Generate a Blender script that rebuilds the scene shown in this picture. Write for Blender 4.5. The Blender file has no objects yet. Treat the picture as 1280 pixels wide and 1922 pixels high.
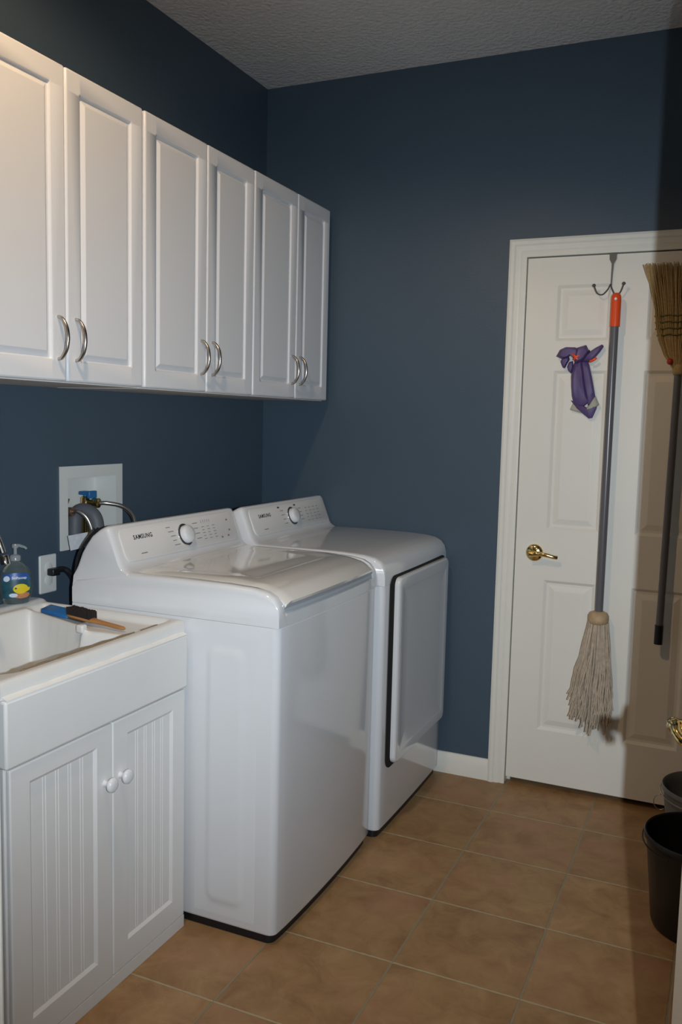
import bpy, bmesh, math, random
from mathutils import Vector, Matrix
random.seed(7)
S = bpy.context.scene
COL = S.collection

# ------------------------------------------------------------------ camera
CX, CY, CZ = 1.8648, -3.3406, 1.4165
YAW, PITCH, ROLL, FPX = 0.4182, -0.1033, 0.0237, 1640.148
cd = bpy.data.cameras.new('camera'); cam = bpy.data.objects.new('camera', cd); COL.objects.link(cam)
fw = Vector((-math.sin(YAW)*math.cos(PITCH), math.cos(YAW)*math.cos(PITCH), math.sin(PITCH)))
rt0 = Vector((math.cos(YAW), math.sin(YAW), 0)); up0 = rt0.cross(fw)
rt = rt0*math.cos(ROLL)+up0*math.sin(ROLL); up = -rt0*math.sin(ROLL)+up0*math.cos(ROLL)
M = Matrix((rt, up, -fw)).transposed().to_4x4(); M.translation = (CX, CY, CZ)
cam.matrix_world = M
cd.sensor_fit = 'VERTICAL'; cd.sensor_height = 24.0; cd.sensor_width = 24.0
cd.lens = 24.0*FPX/1922.0; cd.clip_start = 0.02
S.camera = cam

# ------------------------------------------------------------------ world, lights, exposure
w = bpy.data.worlds.new('world'); S.world = w; w.use_nodes = True
w.node_tree.nodes['Background'].inputs[0].default_value = (0.02, 0.02, 0.02, 1)
w.node_tree.nodes['Background'].inputs[1].default_value = 0.2
S.view_settings.view_transform = 'Standard'; S.view_settings.look = 'None'
S.view_settings.gamma = 1.0; S.view_settings.exposure = 0.0
S.view_settings.use_curve_mapping = False

FLASH_POS = Vector((2.034, -3.34, 1.44)); FLASH_W = 192
CAN_POS = Vector((0.84, -2.15, 2.74)); CAN_W = 39
HALL_FILL_POS = Vector((1.5, -3.9, 2.5)); HALL_FILL_W = 3.5

def light(name, kind, pos, energy, color, size=.05, target=None, spot=None, blend=1.0):
    l = bpy.data.lights.new(name, kind); l.energy = energy; l.color = color
    if kind == 'SPOT':
        l.shadow_soft_size = size; l.spot_size = spot; l.spot_blend = blend
    elif kind == 'AREA':
        l.shape = 'DISK'; l.size = size
    else: l.shadow_soft_size = size
    o = bpy.data.objects.new(name, l); COL.objects.link(o); o.location = pos
    if target is not None:
        o.rotation_euler = (Vector(target)-Vector(pos)).to_track_quat('-Z', 'Y').to_euler()
    return o
fl = light('camera_flash', 'SPOT', FLASH_POS, FLASH_W, (0.80, 0.91, 1.0), .009, (0.72, 0, 0.97), math.radians(108), 1.0); fl.scale = (1.0, .61, 1.0)
light('ceiling_can_light', 'SPOT', CAN_POS, CAN_W, (1.0, .70, .42), .045, (0.40, -2.35, 0), math.radians(173), .28)
light('hall_fill', 'AREA', HALL_FILL_POS, HALL_FILL_W, (1.0, .72, .45), .3, (1.5, -3.9, 0))  # added fill lamp out of view, not an actual fixture

# ------------------------------------------------------------------ materials
def nt(name):
    m = bpy.data.materials.new(name); m.use_nodes = True
    t = m.node_tree; return m, t, t.nodes['Principled BSDF']
def mat(name, col, rough=.5, metal=0, spec=.5, coat=0, noise=0, nscale=20, bump=0, bscale=200, trans=0, ior=1.45, bdist=.002):
    m, t, b = nt(name)
    b.inputs['Base Color'].default_value = (*col, 1); b.inputs['Roughness'].default_value = rough
    b.inputs['Metallic'].default_value = metal; b.inputs['Specular IOR Level'].default_value = spec
    b.inputs['Coat Weight'].default_value = coat; b.inputs['Coat Roughness'].default_value = .08
    b.inputs['Transmission Weight'].default_value = trans; b.inputs['IOR'].default_value = ior
    tc = t.nodes.new('ShaderNodeTexCoord')
    if True:
        n = t.nodes.new('ShaderNodeTexNoise'); n.inputs['Scale'].default_value = nscale; n.inputs['Detail'].default_value = 5
        t.links.new(tc.outputs['Object'], n.inputs['Vector'])
        mx = t.nodes.new('ShaderNodeMix'); mx.data_type = 'RGBA'
        k = max(noise, .01)
        mx.inputs['A'].default_value = (*[c*(1-k) for c in col], 1); mx.inputs['B'].default_value = (*[min(1, c*(1+k)) for c in col], 1)
        t.links.new(n.outputs['Fac'], mx.inputs['Factor']); t.links.new(mx.outputs['Result'], b.inputs['Base Color'])
    if bump:
        n2 = t.nodes.new('ShaderNodeTexNoise'); n2.inputs['Scale'].default_value = bscale; n2.inputs['Detail'].default_value = 3
        t.links.new(tc.outputs['Object'], n2.inputs['Vector'])
        bp = t.nodes.new('ShaderNodeBump'); bp.inputs['Strength'].default_value = bump; bp.inputs['Distance'].default_value = bdist
        t.links.new(n2.outputs['Fac'], bp.inputs['Height']); t.links.new(bp.outputs['Normal'], b.inputs['Normal'])
    return m

TS, TX, TY = .3385, 1.1321, -.2748
def tile_mat():
    m, t, b = nt('floor_tile')
    N = t.nodes.new; L = t.links.new
    tc = N('ShaderNodeTexCoord'); sx = N('ShaderNodeSeparateXYZ'); L(tc.outputs['Object'], sx.inputs[0])
    def math_(op, a, bb=None, c=None):
        n = N('ShaderNodeMath'); n.operation = op
        for i, v in enumerate((a, bb, c)):
            if v is None: continue
            if isinstance(v, (int, float)): n.inputs[i].default_value = v
            else: L(v, n.inputs[i])
        return n.outputs[0]
    wob = N('ShaderNodeTexNoise'); wob.inputs['Scale'].default_value = 45; L(tc.outputs['Object'], wob.inputs['Vector'])
    wo = math_('MULTIPLY', math_('SUBTRACT', wob.outputs['Fac'], .5), .006)
    def axis(o, off):
        u = math_('DIVIDE', math_('SUBTRACT', o, off), TS)
        fl = math_('FLOOR', u); fr = math_('SUBTRACT', u, fl)
        d = math_('MINIMUM', fr, math_('SUBTRACT', 1.0, fr))
        return fl, math_('MULTIPLY', d, TS)
    ix, dx = axis(sx.outputs['X'], TX); iy, dy = axis(sx.outputs['Y'], TY)
    d = math_('ADD', math_('MINIMUM', dx, dy), wo)
    g = N('ShaderNodeMapRange'); g.inputs['From Min'].default_value = .0022; g.inputs['From Max'].default_value = .0042
    L(d, g.inputs['Value'])
    cb = N('ShaderNodeCombineXYZ'); L(ix, cb.inputs[0]); L(iy, cb.inputs[1])
    wn = N('ShaderNodeTexWhiteNoise'); wn.noise_dimensions = '3D'; L(cb.outputs[0], wn.inputs['Vector'])
    add = N('ShaderNodeVectorMath'); add.operation = 'MULTIPLY_ADD'; L(wn.outputs['Color'], add.inputs[0]); add.inputs[1].default_value = (9, 9, 9); L(tc.outputs['Object'], add.inputs[2])
    n1 = N('ShaderNodeTexNoise'); n1.inputs['Scale'].default_value = 11; n1.inputs['Detail'].default_value = 8; n1.inputs['Roughness'].default_value = .65; n1.inputs['Distortion'].default_value = .6
    L(add.outputs[0], n1.inputs['Vector'])
    cr = N('ShaderNodeValToRGB'); L(n1.outputs['Fac'], cr.inputs[0])
    e = cr.color_ramp; e.elements[0].position = .3; e.elements[0].color = (.27, .142, .062, 1); e.elements[1].position = .72; e.elements[1].color = (.43, .27, .126, 1)
    k = e.elements.new(.5); k.color = (.35, .205, .091, 1)
    hs = N('ShaderNodeHueSaturation'); L(cr.outputs['Color'], hs.inputs['Color'])
    v = math_('MULTIPLY_ADD', wn.outputs['Value'], .16, .92); L(v, hs.inputs['Value'])
    mx = N('ShaderNodeMix'); mx.data_type = 'RGBA'; L(g.outputs[0], mx.inputs['Factor'])
    gm = N('ShaderNodeMix'); gm.data_type = 'RGBA'; L(math_('LESS_THAN', dx, dy), gm.inputs['Factor'])
    gm.inputs['A'].default_value = (.43, .35, .22, 1); gm.inputs['B'].default_value = (.29, .235, .15, 1); L(gm.outputs['Result'], mx.inputs['A']); n3 = N('ShaderNodeTexNoise'); n3.inputs['Scale'].default_value = 4.5; n3.inputs['Detail'].default_value = 6; L(add.outputs[0], n3.inputs['Vector'])
    r3 = N('ShaderNodeMapRange'); r3.inputs['From Min'].default_value = .48; r3.inputs['From Max'].default_value = .68; r3.inputs['To Max'].default_value = .55; L(n3.outputs['Fac'], r3.inputs['Value'])
    m3 = N('ShaderNodeMix'); m3.data_type = 'RGBA'; L(r3.outputs[0], m3.inputs['Factor']); L(hs.outputs['Color'], m3.inputs['A']); m3.inputs['B'].default_value = (.41, .215, .12, 1)
    L(m3.outputs['Result'], mx.inputs['B'])
    L(mx.outputs['Result'], b.inputs['Base Color'])
    b.inputs['Roughness'].default_value = .48; b.inputs['Specular IOR Level'].default_value = .35
    bp = N('ShaderNodeBump'); bp.inputs['Strength'].default_value = .5; bp.inputs['Distance'].default_value = .002
    h = math_('MULTIPLY_ADD', n1.outputs['Fac'], .25, g.outputs[0]); L(h, bp.inputs['Height']); L(bp.outputs['Normal'], b.inputs['Normal'])
    return m

WALL = mat('blue_wall_paint', (.060, .092, .127), .42, spec=.45, noise=.06, nscale=3, bump=.25, bscale=160)
CEIL = mat('textured_ceiling', (.80, .81, .82), .85, noise=.05, nscale=8, bump=1.0, bscale=60, bdist=.007)
TRIM = mat('trim_paint', (.78, .76, .69), .38, spec=.4, noise=.03, nscale=30)
DOORW = mat('door_paint', (.78, .75, .68), .42, spec=.4, noise=.03, nscale=4, bump=.15, bscale=90)
HALLW = mat('hall_paint', (.55, .50, .42), .6)
CAB = mat('cabinet_white', (.765, .78, .81), .28, spec=.5, noise=.015, nscale=5)
CABIN = mat('cabinet_carcass', (.72, .70, .68), .5)
SCAB = mat('sink_cabinet_paint', (.78, .775, .765), .42, spec=.4, noise=.03, nscale=12)
BASIN = mat('basin_plastic', (.73, .73, .715), .4, spec=.4, noise=.04, nscale=14)
CAULK = mat('caulk', (.82, .82, .80), .6, noise=.06, nscale=30)
GRIME = mat('grime', (.24, .17, .10), .7, noise=.3, nscale=60)
ENAMEL = mat('white_enamel', (.70, .715, .74), .12, spec=.5, coat=.5, noise=.01)
PANEL = mat('console_film', (.72, .71, .70), .22, spec=.5)
LIDM = mat('lid_enamel', (.78, .77, .74), .08, spec=.55, coat=.7)
GREYP = mat('grey_plastic', (.42, .45, .49), .4)
BLACK = mat('black_plastic', (.012, .012, .014), .4)
RUB = mat('black_rubber', (.02, .02, .022), .6)
INK = mat('grey_ink', (.22, .22, .23), .5)
LOGO = mat('logo_ink', (.04, .04, .05), .45)
CHROME = mat('chrome', (.82, .82, .84), .07, metal=1)
NICKEL = mat('satin_nickel', (.50, .46, .42), .24, metal=1, noise=.1, nscale=90)
HOOKM = mat('hook_steel', (.10, .10, .10), .4, metal=.3)
BRASS = mat('polished_brass', (.80, .60, .26), .12, metal=1)
STEELB = mat('braided_steel', (.55, .53, .50), .35, metal=1, noise=.6, nscale=500)
POLE = mat('grey_pole', (.12, .115, .125), .25, spec=.6)
ORANGE = mat('orange_plastic', (.80, .085, .018), .28)
COTTON = mat('cotton_yarn', (.50, .41, .31), .95, noise=.35, nscale=70)
WOODC = mat('pale_wood', (.48, .33, .19), .6, noise=.3, nscale=60)
STRAW = mat('broom_straw', (.42, .29, .13), .8, noise=.45, nscale=120)
STITCH = mat('green_stitching', (.10, .10, .02), .7)
RED = mat('red_plastic', (.45, .03, .02), .4)
PURPLE = mat('purple_rubber', (.095, .060, .175), .5, noise=.15, nscale=30)
GCUFF = mat('grey_cuff', (.40, .38, .31), .6)
BLUE = mat('blue_plastic', (.02, .15, .42), .4)
BLUV = mat('blue_valve', (.02, .14, .36), .4)
BRUSHW = mat('brush_wood', (.42, .20, .07), .5, noise=.2, nscale=40)
BRIST = mat('black_bristle', (.018, .012, .012), .8, noise=.5, nscale=300)
DGREY = mat('dark_grey_bucket', (.15, .15, .155), .45)
PIPE = mat('grey_pipe', (.12, .125, .14), .55)
WPLAST = mat('white_plastic', (.72, .72, .69), .4)
SILVER = mat('foil_tag', (.74, .75, .79), .35, metal=.25, noise=.25, nscale=60)
CLEAR = mat('clear_soap', (.62, .72, .70), .05, trans=.9, ior=1.40)
PUMP = mat('clear_pump', (.55, .58, .58), .2, trans=.5)
LBL = mat('label_teal', (.02, .09, .12), .35, noise=.6, nscale=60)
LBLB = mat('label_blue', (.03, .10, .35), .35)
FISHY = mat('label_yellow', (.80, .62, .02), .4)
CORAL = mat('label_coral', (.55, .22, .10), .4, noise=.5, nscale=120)
LWHITE = mat('label_white', (.7, .75, .85), .4)
DARK = mat('painted_gap_shade', (.01, .01, .01), .9)  # near-black colour that stands in for shade in gaps
STRIKE = mat('strike_plate', (.25, .15, .10), .4, metal=.6)

# ------------------------------------------------------------------ helpers
def worg(p):
    v = Vector((0, 0, 0))
    while p is not None: v += Vector(p.location); p = p.parent
    return v
def finish(name, bm, m, parent=None, bevel=0, seg=2, smooth=None, ang=40, sub=0):
    bmesh.ops.recalc_face_normals(bm, faces=bm.faces)
    if parent is not None: bmesh.ops.translate(bm, verts=bm.verts, vec=-worg(parent))
    me = bpy.data.meshes.new(name); bm.to_mesh(me); bm.free(); me.materials.append(m)
    o = bpy.data.objects.new(name, me); COL.objects.link(o)
    if parent is not None: o.parent = parent
    if smooth is not None or bevel:
        me.shade_smooth() if hasattr(me, 'shade_smooth') else None
        me.set_sharp_from_angle(angle=math.radians(smooth if smooth else 35))
    if bevel:
        b = o.modifiers.new('bevel', 'BEVEL'); b.width = bevel; b.segments = seg; b.limit_method = 'ANGLE'; b.angle_limit = math.radians(ang); b.harden_normals = False
    if sub:
        s = o.modifiers.new('sub', 'SUBSURF'); s.levels = sub; s.render_levels = sub
    return o
def thing(name, label, cat, loc, group=None):
    o = bpy.data.objects.new(name, None); COL.objects.link(o); o.location = loc; o.empty_display_size = .05
    return tag(o, label, cat, group)
def tag(o, label, cat, group=None):
    o['label'] = label; o['category'] = cat
    if group: o['group'] = group
    return o
def struct(name, bm, m, parent=None, **k):
    o = finish(name, bm, m, parent, **k); o['kind'] = 'structure'; return o
def B(): return bmesh.new()
def box(bm, x0, x1, y0, y1, z0, z1):
    vs = [bm.verts.new((x, y, z)) for x in (x0, x1) for y in (y0, y1) for z in (z0, z1)]
    for f in ((0,1,3,2),(4,6,7,5),(0,4,5,1),(2,3,7,6),(0,2,6,4),(1,5,7,3)): bm.faces.new([vs[i] for i in f])
    return vs
def tube(bm, pts, r, n=10, cap=True, flat=None):
    pts = [Vector(p) for p in pts]; rs = r if isinstance(r, (list, tuple)) else [r]*len(pts)
    rings = []; prev = None
    for i, p in enumerate(pts):
        d = (pts[min(i+1, len(pts)-1)]-pts[max(i-1, 0)]).normalized()
        if prev is None:
            a = Vector((0,0,1)) if abs(d.z) < .9 else Vector((1,0,0))
            u = d.cross(a).normalized()
        else:
            u = (prev-d*prev.dot(d)).normalized()
        prev = u; v = d.cross(u)
        fl = flat if flat else 1
        rings.append([bm.verts.new(p+(u*math.cos(2*math.pi*k/n)+v*fl*math.sin(2*math.pi*k/n))*rs[i]) for k in range(n)])
    for a, b in zip(rings, rings[1:]):
        for k in range(n): bm.faces.new((a[k], a[(k+1)%n], b[(k+1)%n], b[k]))
    if cap: bm.faces.new(rings[0][::-1]); bm.faces.new(rings[-1])
def bez(p0, p1, p2, p3, n=14):
    p0, p1, p2, p3 = map(Vector, (p0, p1, p2, p3))
    return [((1-t)**3)*p0+3*((1-t)**2)*t*p1+3*(1-t)*t*t*p2+t**3*p3 for t in [i/n for i in range(n+1)]]
def spline(P, n=6):
    P = [Vector(p) for p in P]; Q = [P[0]]+P+[P[-1]]; out = []
    for i in range(1, len(Q)-2):
        a, b, c, d = Q[i-1:i+3]
        for k in range(n):
            t = k/n; out.append(.5*((2*b)+(c-a)*t+(2*a-5*b+4*c-d)*t*t+(3*b-a-3*c+d)*t**3))
    out.append(P[-1]); return out
def lathe(bm, prof, o, ax=(0,0,1), n=24, capa=True, capb=True):
    ax = Vector(ax).normalized(); a = Vector((0,0,1)) if abs(ax.z) < .9 else Vector((1,0,0))
    u = ax.cross(a).normalized(); v = ax.cross(u); o = Vector(o)
    rings = [[bm.verts.new(o+ax*h+(u*math.cos(2*math.pi*k/n)+v*math.sin(2*math.pi*k/n))*r) for k in range(n)] for r, h in prof]
    for a, b in zip(rings, rings[1:]):
        for k in range(n): bm.faces.new((a[k], a[(k+1)%n], b[(k+1)%n], b[k]))
    if capa: bm.faces.new(rings[0][::-1])
    if capb: bm.faces.new(rings[-1])
def loft(bm, secs, closed=True, capends=True):
    R = [[bm.verts.new(p) for p in s] for s in secs]; n = len(R[0])
    for a, b in zip(R, R[1:]):
        for k in range(n if closed else n-1): bm.faces.new((a[k], a[(k+1)%n], b[(k+1)%n], b[k]))
    if capends and closed: bm.faces.new(R[0][::-1]); bm.faces.new(R[-1])
    return R
def rr(cu, cv, w, h, r, n=5):
    pts = []
    for qx, qy, a0 in ((1,1,0),(-1,1,90),(-1,-1,180),(1,-1,270)):
        for k in range(n+1):
            a = math.radians(a0+90*k/n)
            pts.append((cu+qx*(w/2-r)+r*math.cos(a), cv+qy*(h/2-r)+r*math.sin(a)))
    return pts
def rr_rings(bm, cu, cv, w, h, r, rings, f, n=5, capa=True):
    """rings: (inset, depth); f(u,v,d)->point"""
    secs = []
    for ins, d in rings:
        secs.append([Vector(f(u, v, d)) for u, v in rr(cu, cv, w-2*ins, h-2*ins, max(r-ins, .002), n)])
    R = loft(bm, secs, True, False)
    if capa: bm.faces.new(R[0][::-1])
    bm.faces.new(R[-1])
def panel_slab(bm, f, u0, u1, v0, v1, th, cells, rings, fill=None):
    us = sorted({u0, u1, *[c[0] for c in cells], *[c[1] for c in cells]}); vs = sorted({v0, v1, *[c[2] for c in cells], *[c[3] for c in cells]})
    V = {}
    def g(u, v, d):
        k = (round(u, 5), round(v, 5), round(d, 5))
        if k not in V: V[k] = bm.verts.new(f(u, v, d))
        return V[k]
    for i in range(len(us)-1):
        for j in range(len(vs)-1):
            a, b, c, d = us[i], us[i+1], vs[j], vs[j+1]
            if any(q[0] <= a+1e-6 and b <= q[1]+1e-6 and q[2] <= c+1e-6 and d <= q[3]+1e-6 for q in cells): continue
            bm.faces.new((g(a,c,0), g(b,c,0), g(b,d,0), g(a,d,0)))
    for a, b, c, d in cells:
        pr = None
        # outer ring uses the grid's own corner vertices
        for ins, dep in [(0, 0)]+rings:
            cur = [g(a+ins,c+ins,dep), g(b-ins,c+ins,dep), g(b-ins,d-ins,dep), g(a+ins,d-ins,dep)]
            if pr:
                for k in range(4): bm.faces.new((pr[k], pr[(k+1)%4], cur[(k+1)%4], cur[k]))
            pr = cur
        if fill is None: bm.faces.new(pr)
        else: fill(g, a+ins, b-ins, c+ins, d-ins, dep)
    # rim & back
    for i in range(len(us)-1):
        for v in (v0, v1): bm.faces.new((g(us[i],v,0), g(us[i+1],v,0), g(us[i+1],v,-th), g(us[i],v,-th)))
    for j in range(len(vs)-1):
        for u in (u0, u1): bm.faces.new((g(u,vs[j],0), g(u,vs[j+1],0), g(u,vs[j+1],-th), g(u,vs[j],-th)))
    bm.faces.new([g(u,v0,-th) for u in us]+[g(u1,v,-th) for v in vs[1:-1]]+[g(u,v1,-th) for u in us[::-1]]+[g(u0,v,-th) for v in vs[1:-1][::-1]])
def text_bm(s, size, f, depth=.0006, spacing=1.0, bold=0):
    """f maps (u,v,d) -> world"""
    c = bpy.data.curves.new('t', 'FONT'); c.body = s; c.size = size; c.align_x = 'LEFT'; c.space_character = spacing
    c.extrude = depth; c.offset = bold; c.resolution_u = 3
    o = bpy.data.objects.new('t', c); me = bpy.data.meshes.new_from_object(o)
    bm = B(); bm.from_mesh(me)
    for v in bm.verts: v.co = Vector(f(v.co.x, v.co.y, v.co.z))
    bpy.data.objects.remove(o); bpy.data.curves.remove(c); bpy.data.meshes.remove(me)
    return bm
def text_w(s, size):
    c = bpy.data.curves.new('t', 'FONT'); c.body = s; c.size = size
    o = bpy.data.objects.new('t', c); me = bpy.data.meshes.new_from_object(o); xs = [v.co.x for v in me.vertices]
    bpy.data.objects.remove(o); bpy.data.curves.remove(c); bpy.data.meshes.remove(me)
    return max(xs)
def sm(a, b, x):
    t = min(1, max(0, (x-a)/(b-a))); return t*t*(3-2*t)

# ------------------------------------------------------------------ room shell
H = 2.788; XR = 2.06; YN = -2.62; WT = .12
DX0, DX1, DT = 1.12, 1.865, 2.043
HY = -4.6; HX0 = .3; HX1 = 2.9
b = B(); box(b, -.15, HX1, HY, .8, -.1, 0); struct('floor', b, tile_mat())
b = B(); box(b, -.15, HX1, HY, .8, H, H+.1); struct('ceiling', b, CEIL)
# left wall with a hole for the supply box
OY0, OY1, OZ0, OZ1 = -1.236, -.998, 1.022, 1.226
b = B()
box(b, -.15, 0, YN-WT, OY0, 0, H); box(b, -.15, 0, OY1, 0, 0, H); box(b, -.15, 0, OY0, OY1, 0, OZ0); box(b, -.15, 0, OY0, OY1, OZ1, H)
struct('wall_left', b, WALL)
b = B(); box(b, -.15, DX0-.012, 0, .12, 0, H); box(b, DX1+.012, XR+.12, 0, .12, 0, H); box(b, DX0-.012, DX1+.012, 0, .12, DT+.012, H)
struct('wall_back', b, WALL)
b = B(); box(b, .9, 2.1, .55, .6, 0, H); box(b, .85, .9, .12, .6, 0, H); box(b, 2.1, 2.15, .12, .6, 0, H); struct('wall_light_block', b, DARK)  # added unseen black box, blocks light coming through under the back door
b = B(); box(b, XR, XR+.12, YN, 0, 0, H); struct('wall_right', b, WALL)
JX0, JX1 = 1.122, 1.99
b = B(); box(b, -.15, JX0-.02, YN-WT, YN, 0, H); box(b, JX1+.02, XR+.12, YN-WT, YN, 0, H); box(b, JX0-.02, JX1+.02, YN-WT, YN, 2.06, H)
struct('wall_near', b, WALL)
b = B(); box(b, HX0-.1, HX0, HY, YN-WT, 0, H); box(b, HX1, HX1+.1, HY, YN-WT, 0, H); box(b, HX0, HX1, HY-.1, HY, 0, H); box(b, XR+.12, HX1, YN-WT, YN, 0, H)
struct('wall_hall', b, HALLW)
# near doorway jamb
b = B(); box(b, JX0-.02, JX0, YN-WT-.005, YN+.005, 0, 2.06); box(b, JX1, JX1+.02, YN-WT-.005, YN+.005, 0, 2.06); box(b, JX0-.02, JX1+.02, YN-WT-.005, YN+.005, 2.04, 2.06)
box(b, JX0-.075, JX0-.01, YN, YN+.016, 0, 2.11); box(b, JX0-.075, JX1+.075, YN, YN+.016, 2.05, 2.11)
struct('trim_1', b, TRIM, bevel=.002)

# back door casing : profile swept around the opening
def casing():
    bm = B(); W = .0655
    prof = [(0, 0), (0, .009), (.005, .011), (.016, .0105), (.020, .0095), (.026, .013), (.036, .0145), (.040, .0140), (.046, .0185), (.057, .020), (.0655, .0165), (.0655, 0)]
    x0, x1, zt = DX0, DX1, DT
    secs = []
    for px, pz, sx, sz in ((x0, 0, -1, 0), (x0, zt, -1, 1), (x1, zt, 1, 1), (x1, 0, 1, 0)):
        secs.append([Vector((px+sx*d, -t, pz+sz*d)) for d, t in prof])
    loft(bm, secs); return bm
struct('trim_2', casing(), TRIM, smooth=25)
b = B(); box(b, DX0-.012, DX0-.0005, 0.0, .118, 0, DT+.012); box(b, DX1+.0005, DX1+.012, 0, .118, 0, DT+.012); box(b, DX0-.012, DX1+.012, 0, .118, DT+.0005, DT+.012)
box(b, DX0-.001, DX0+.012, .045, .06, 0, DT); box(b, DX1-.012, DX1+.001, .045, .06, 0, DT); box(b, DX0, DX1, .045, .06, DT-.012, DT+.001)
struct('trim_3', b, TRIM)
b = B(); box(b, DX0-.0035, DX0-.0008, -.004, .004, .87, .99); struct('trim_4', b, STRIKE)

def baseboard(name, p0, p1, nrm):
    bm = B(); prof = [(0, 0), (.014, 0), (.014, .055), (.011, .066), (.009, .074), (.005, .083), (0, .085)]
    n = Vector(nrm); loft(bm, [[Vector(p)+n*a+Vector((0, 0, z)) for a, z in prof] for p in (p0, p1)])
    return struct(name, bm, TRIM, smooth=40)
baseboard('baseboard_back', (0, 0, 0), (DX0-.066, 0, 0), (0, -1, 0))
baseboard('baseboard_back', (DX1+.066, 0, 0), (XR, 0, 0), (0, -1, 0))
baseboard('baseboard_right', (XR, 0, 0), (XR, YN, 0), (-1, 0, 0))
baseboard('baseboard_left', (0, -2.06, 0), (0, YN, 0), (1, 0, 0))

# six panel back door
def six_panel(bm, f, u0, u1, v0, v1, th, cells):
    panel_slab(bm, f, u0, u1, v0, v1, th, cells, [(.003, -.002), (.011, -.0085), (.020, -.0085), (.040, -.0025), (.0415, -.0022)])
cells = []
for a, c in ((1.237, 1.4285), (1.5575, 1.749)):
    for z0, z1 in ((.240, .830), (1.026, 1.624), (1.733, 1.937)): cells.append((a, c, z0, z1))
b = B(); six_panel(b, lambda u, v, d: (u, .003-d, v), DX0+.003, DX1-.003, .028, DT-.004, .035, cells)
door = struct('door_1', b, DOORW)
def brass_lever(parent, o, n, l, drop=.0, k=1.0):
    """o centre on the door face, n outward normal, l lever direction"""
    o, n, l = map(Vector, (o, n, l))
    bm = B(); lathe(bm, [(.033, 0), (.033, .004), (.030, .008), (.022, .011), (.014, .013), (.011, .02), (.0105, .036 if k == 1.0 else .030), (.012, .04 if k == 1.0 else .034)], o, n, 28)
    rose = finish('rosette', bm, BRASS, parent, smooth=40)
    bm = B(); p = o+n*(.042 if k == 1.0 else .036)
    P = [p-l*.012*k, p, p+l*.02*k+Vector((0,0,.002)), p+l*.05*k+n*.001, p+l*.078*k-n*.003+Vector((0,0,-drop)), p+l*.092*k-n*.008+Vector((0,0,-drop-.002))]
    tube(bm, spline(P, 5), [.0115]*6+[.0105]*5+[.0085]*6+[.0078]*9, 12)
    lv = finish('lever', bm, BRASS, parent, smooth=50)
    return rose, lv
h = bpy.data.objects.new('door_handle', None); COL.objects.link(h); h.parent = door; h.location = (1.197, .0, .933)
brass_lever(h, (1.197, .003, .933), (0, -1, 0), (1, 0, 0), .006)

# ------------------------------------------------------------------ open near door
hinge = Vector((1.988, -2.60, 0)); lead = Vector((1.834, -1.905, 0))
dirv = (lead-hinge); DW = dirv.length; dv = dirv.normalized(); nl = Vector((-dv.y, dv.x, 0))  # left-facing normal
if nl.x > 0: nl = -nl
b = B(); cells = []
for a, c in ((.11, .315), (DW-.315, DW-.11)):
    for z0, z1 in ((.240, .830), (1.026, 1.624), (1.733, 1.937)): cells.append((a, c, z0, z1))
six_panel(b, lambda u, v, d: hinge+dv*u+nl*d+Vector((0, 0, v)), 0, DW, .015, 2.04, .035, cells)
door2 = struct('door_2', b, TRIM)
h2 = bpy.data.objects.new('door_handle', None); COL.objects.link(h2); h2.parent = door2
hp = hinge+dv*(DW-.062)+Vector((0, 0, .975)); h2.location = hp
brass_lever(h2, hp, nl, -dv, .006, .52)

# ------------------------------------------------------------------ wall cabinets
def wall_cabinet(y0, y1, ym, label, dz=0, dx=0):
    z0, z1 = 1.5003+dz, 2.2623+dz; XF = .3213+dx
    t = thing('wall_cabinet', label, 'cabinet', (0, (y0+y1)/2, z0), 'white wall cabinets above the laundry machines')
    bm = B(); box(bm, .001, XF-.022, y0+.001, y1-.001, z0-.003, z1-.002)
    body = finish('cabinet_body', bm, CABIN, t, bevel=.001)
    for a, c, hy in ((y0, ym, ym-.032), (ym, y1, ym+.032)):
        bm = B()
        panel_slab(bm, lambda u, v, d: (XF+d, u, v), a+.0015, c-.0015, z0, z1, .019,
                   [(a+.052, c-.052, z0+.052, z1-.052)],
                   [(.0012, -.0055), (.004, -.0070), (.009, -.0070), (.019, -.0006), (.0205, .0)])
        dr = finish('cabinet_door', bm, CAB, t, bevel=.0055, seg=3, ang=80, smooth=9)
        bm = B(); zc = 1.606; hh = .052
        P = [(XF-.001, hy, zc+hh), (XF+.012, hy, zc+hh-.004), (XF+.026, hy, zc+hh*.55), (XF+.031, hy, zc), (XF+.026, hy, zc-hh*.55), (XF+.012, hy, zc-hh+.004), (XF-.001, hy, zc-hh)]
        Q = spline(P, 5); tube(bm, Q, [.0052-.001*abs(i/(len(Q)-1)-.5)*2 for i in range(len(Q))], 10)
        finish('door_handle', bm, NICKEL, dr, smooth=60)
    return t
wall_cabinet(-1.905, -1.2765, -1.5876, 'white wall cabinet above the sink, nearest, left door cut by the photo edge')
wall_cabinet(-1.2715, -.6575, -.9508, 'white two-door wall cabinet in the middle of the row above the washer', -.001, .0015)
wall_cabinet(-.655, -.0435, -.3298, 'white two-door wall cabinet at the far end next to the corner', 0, .001)

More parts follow.
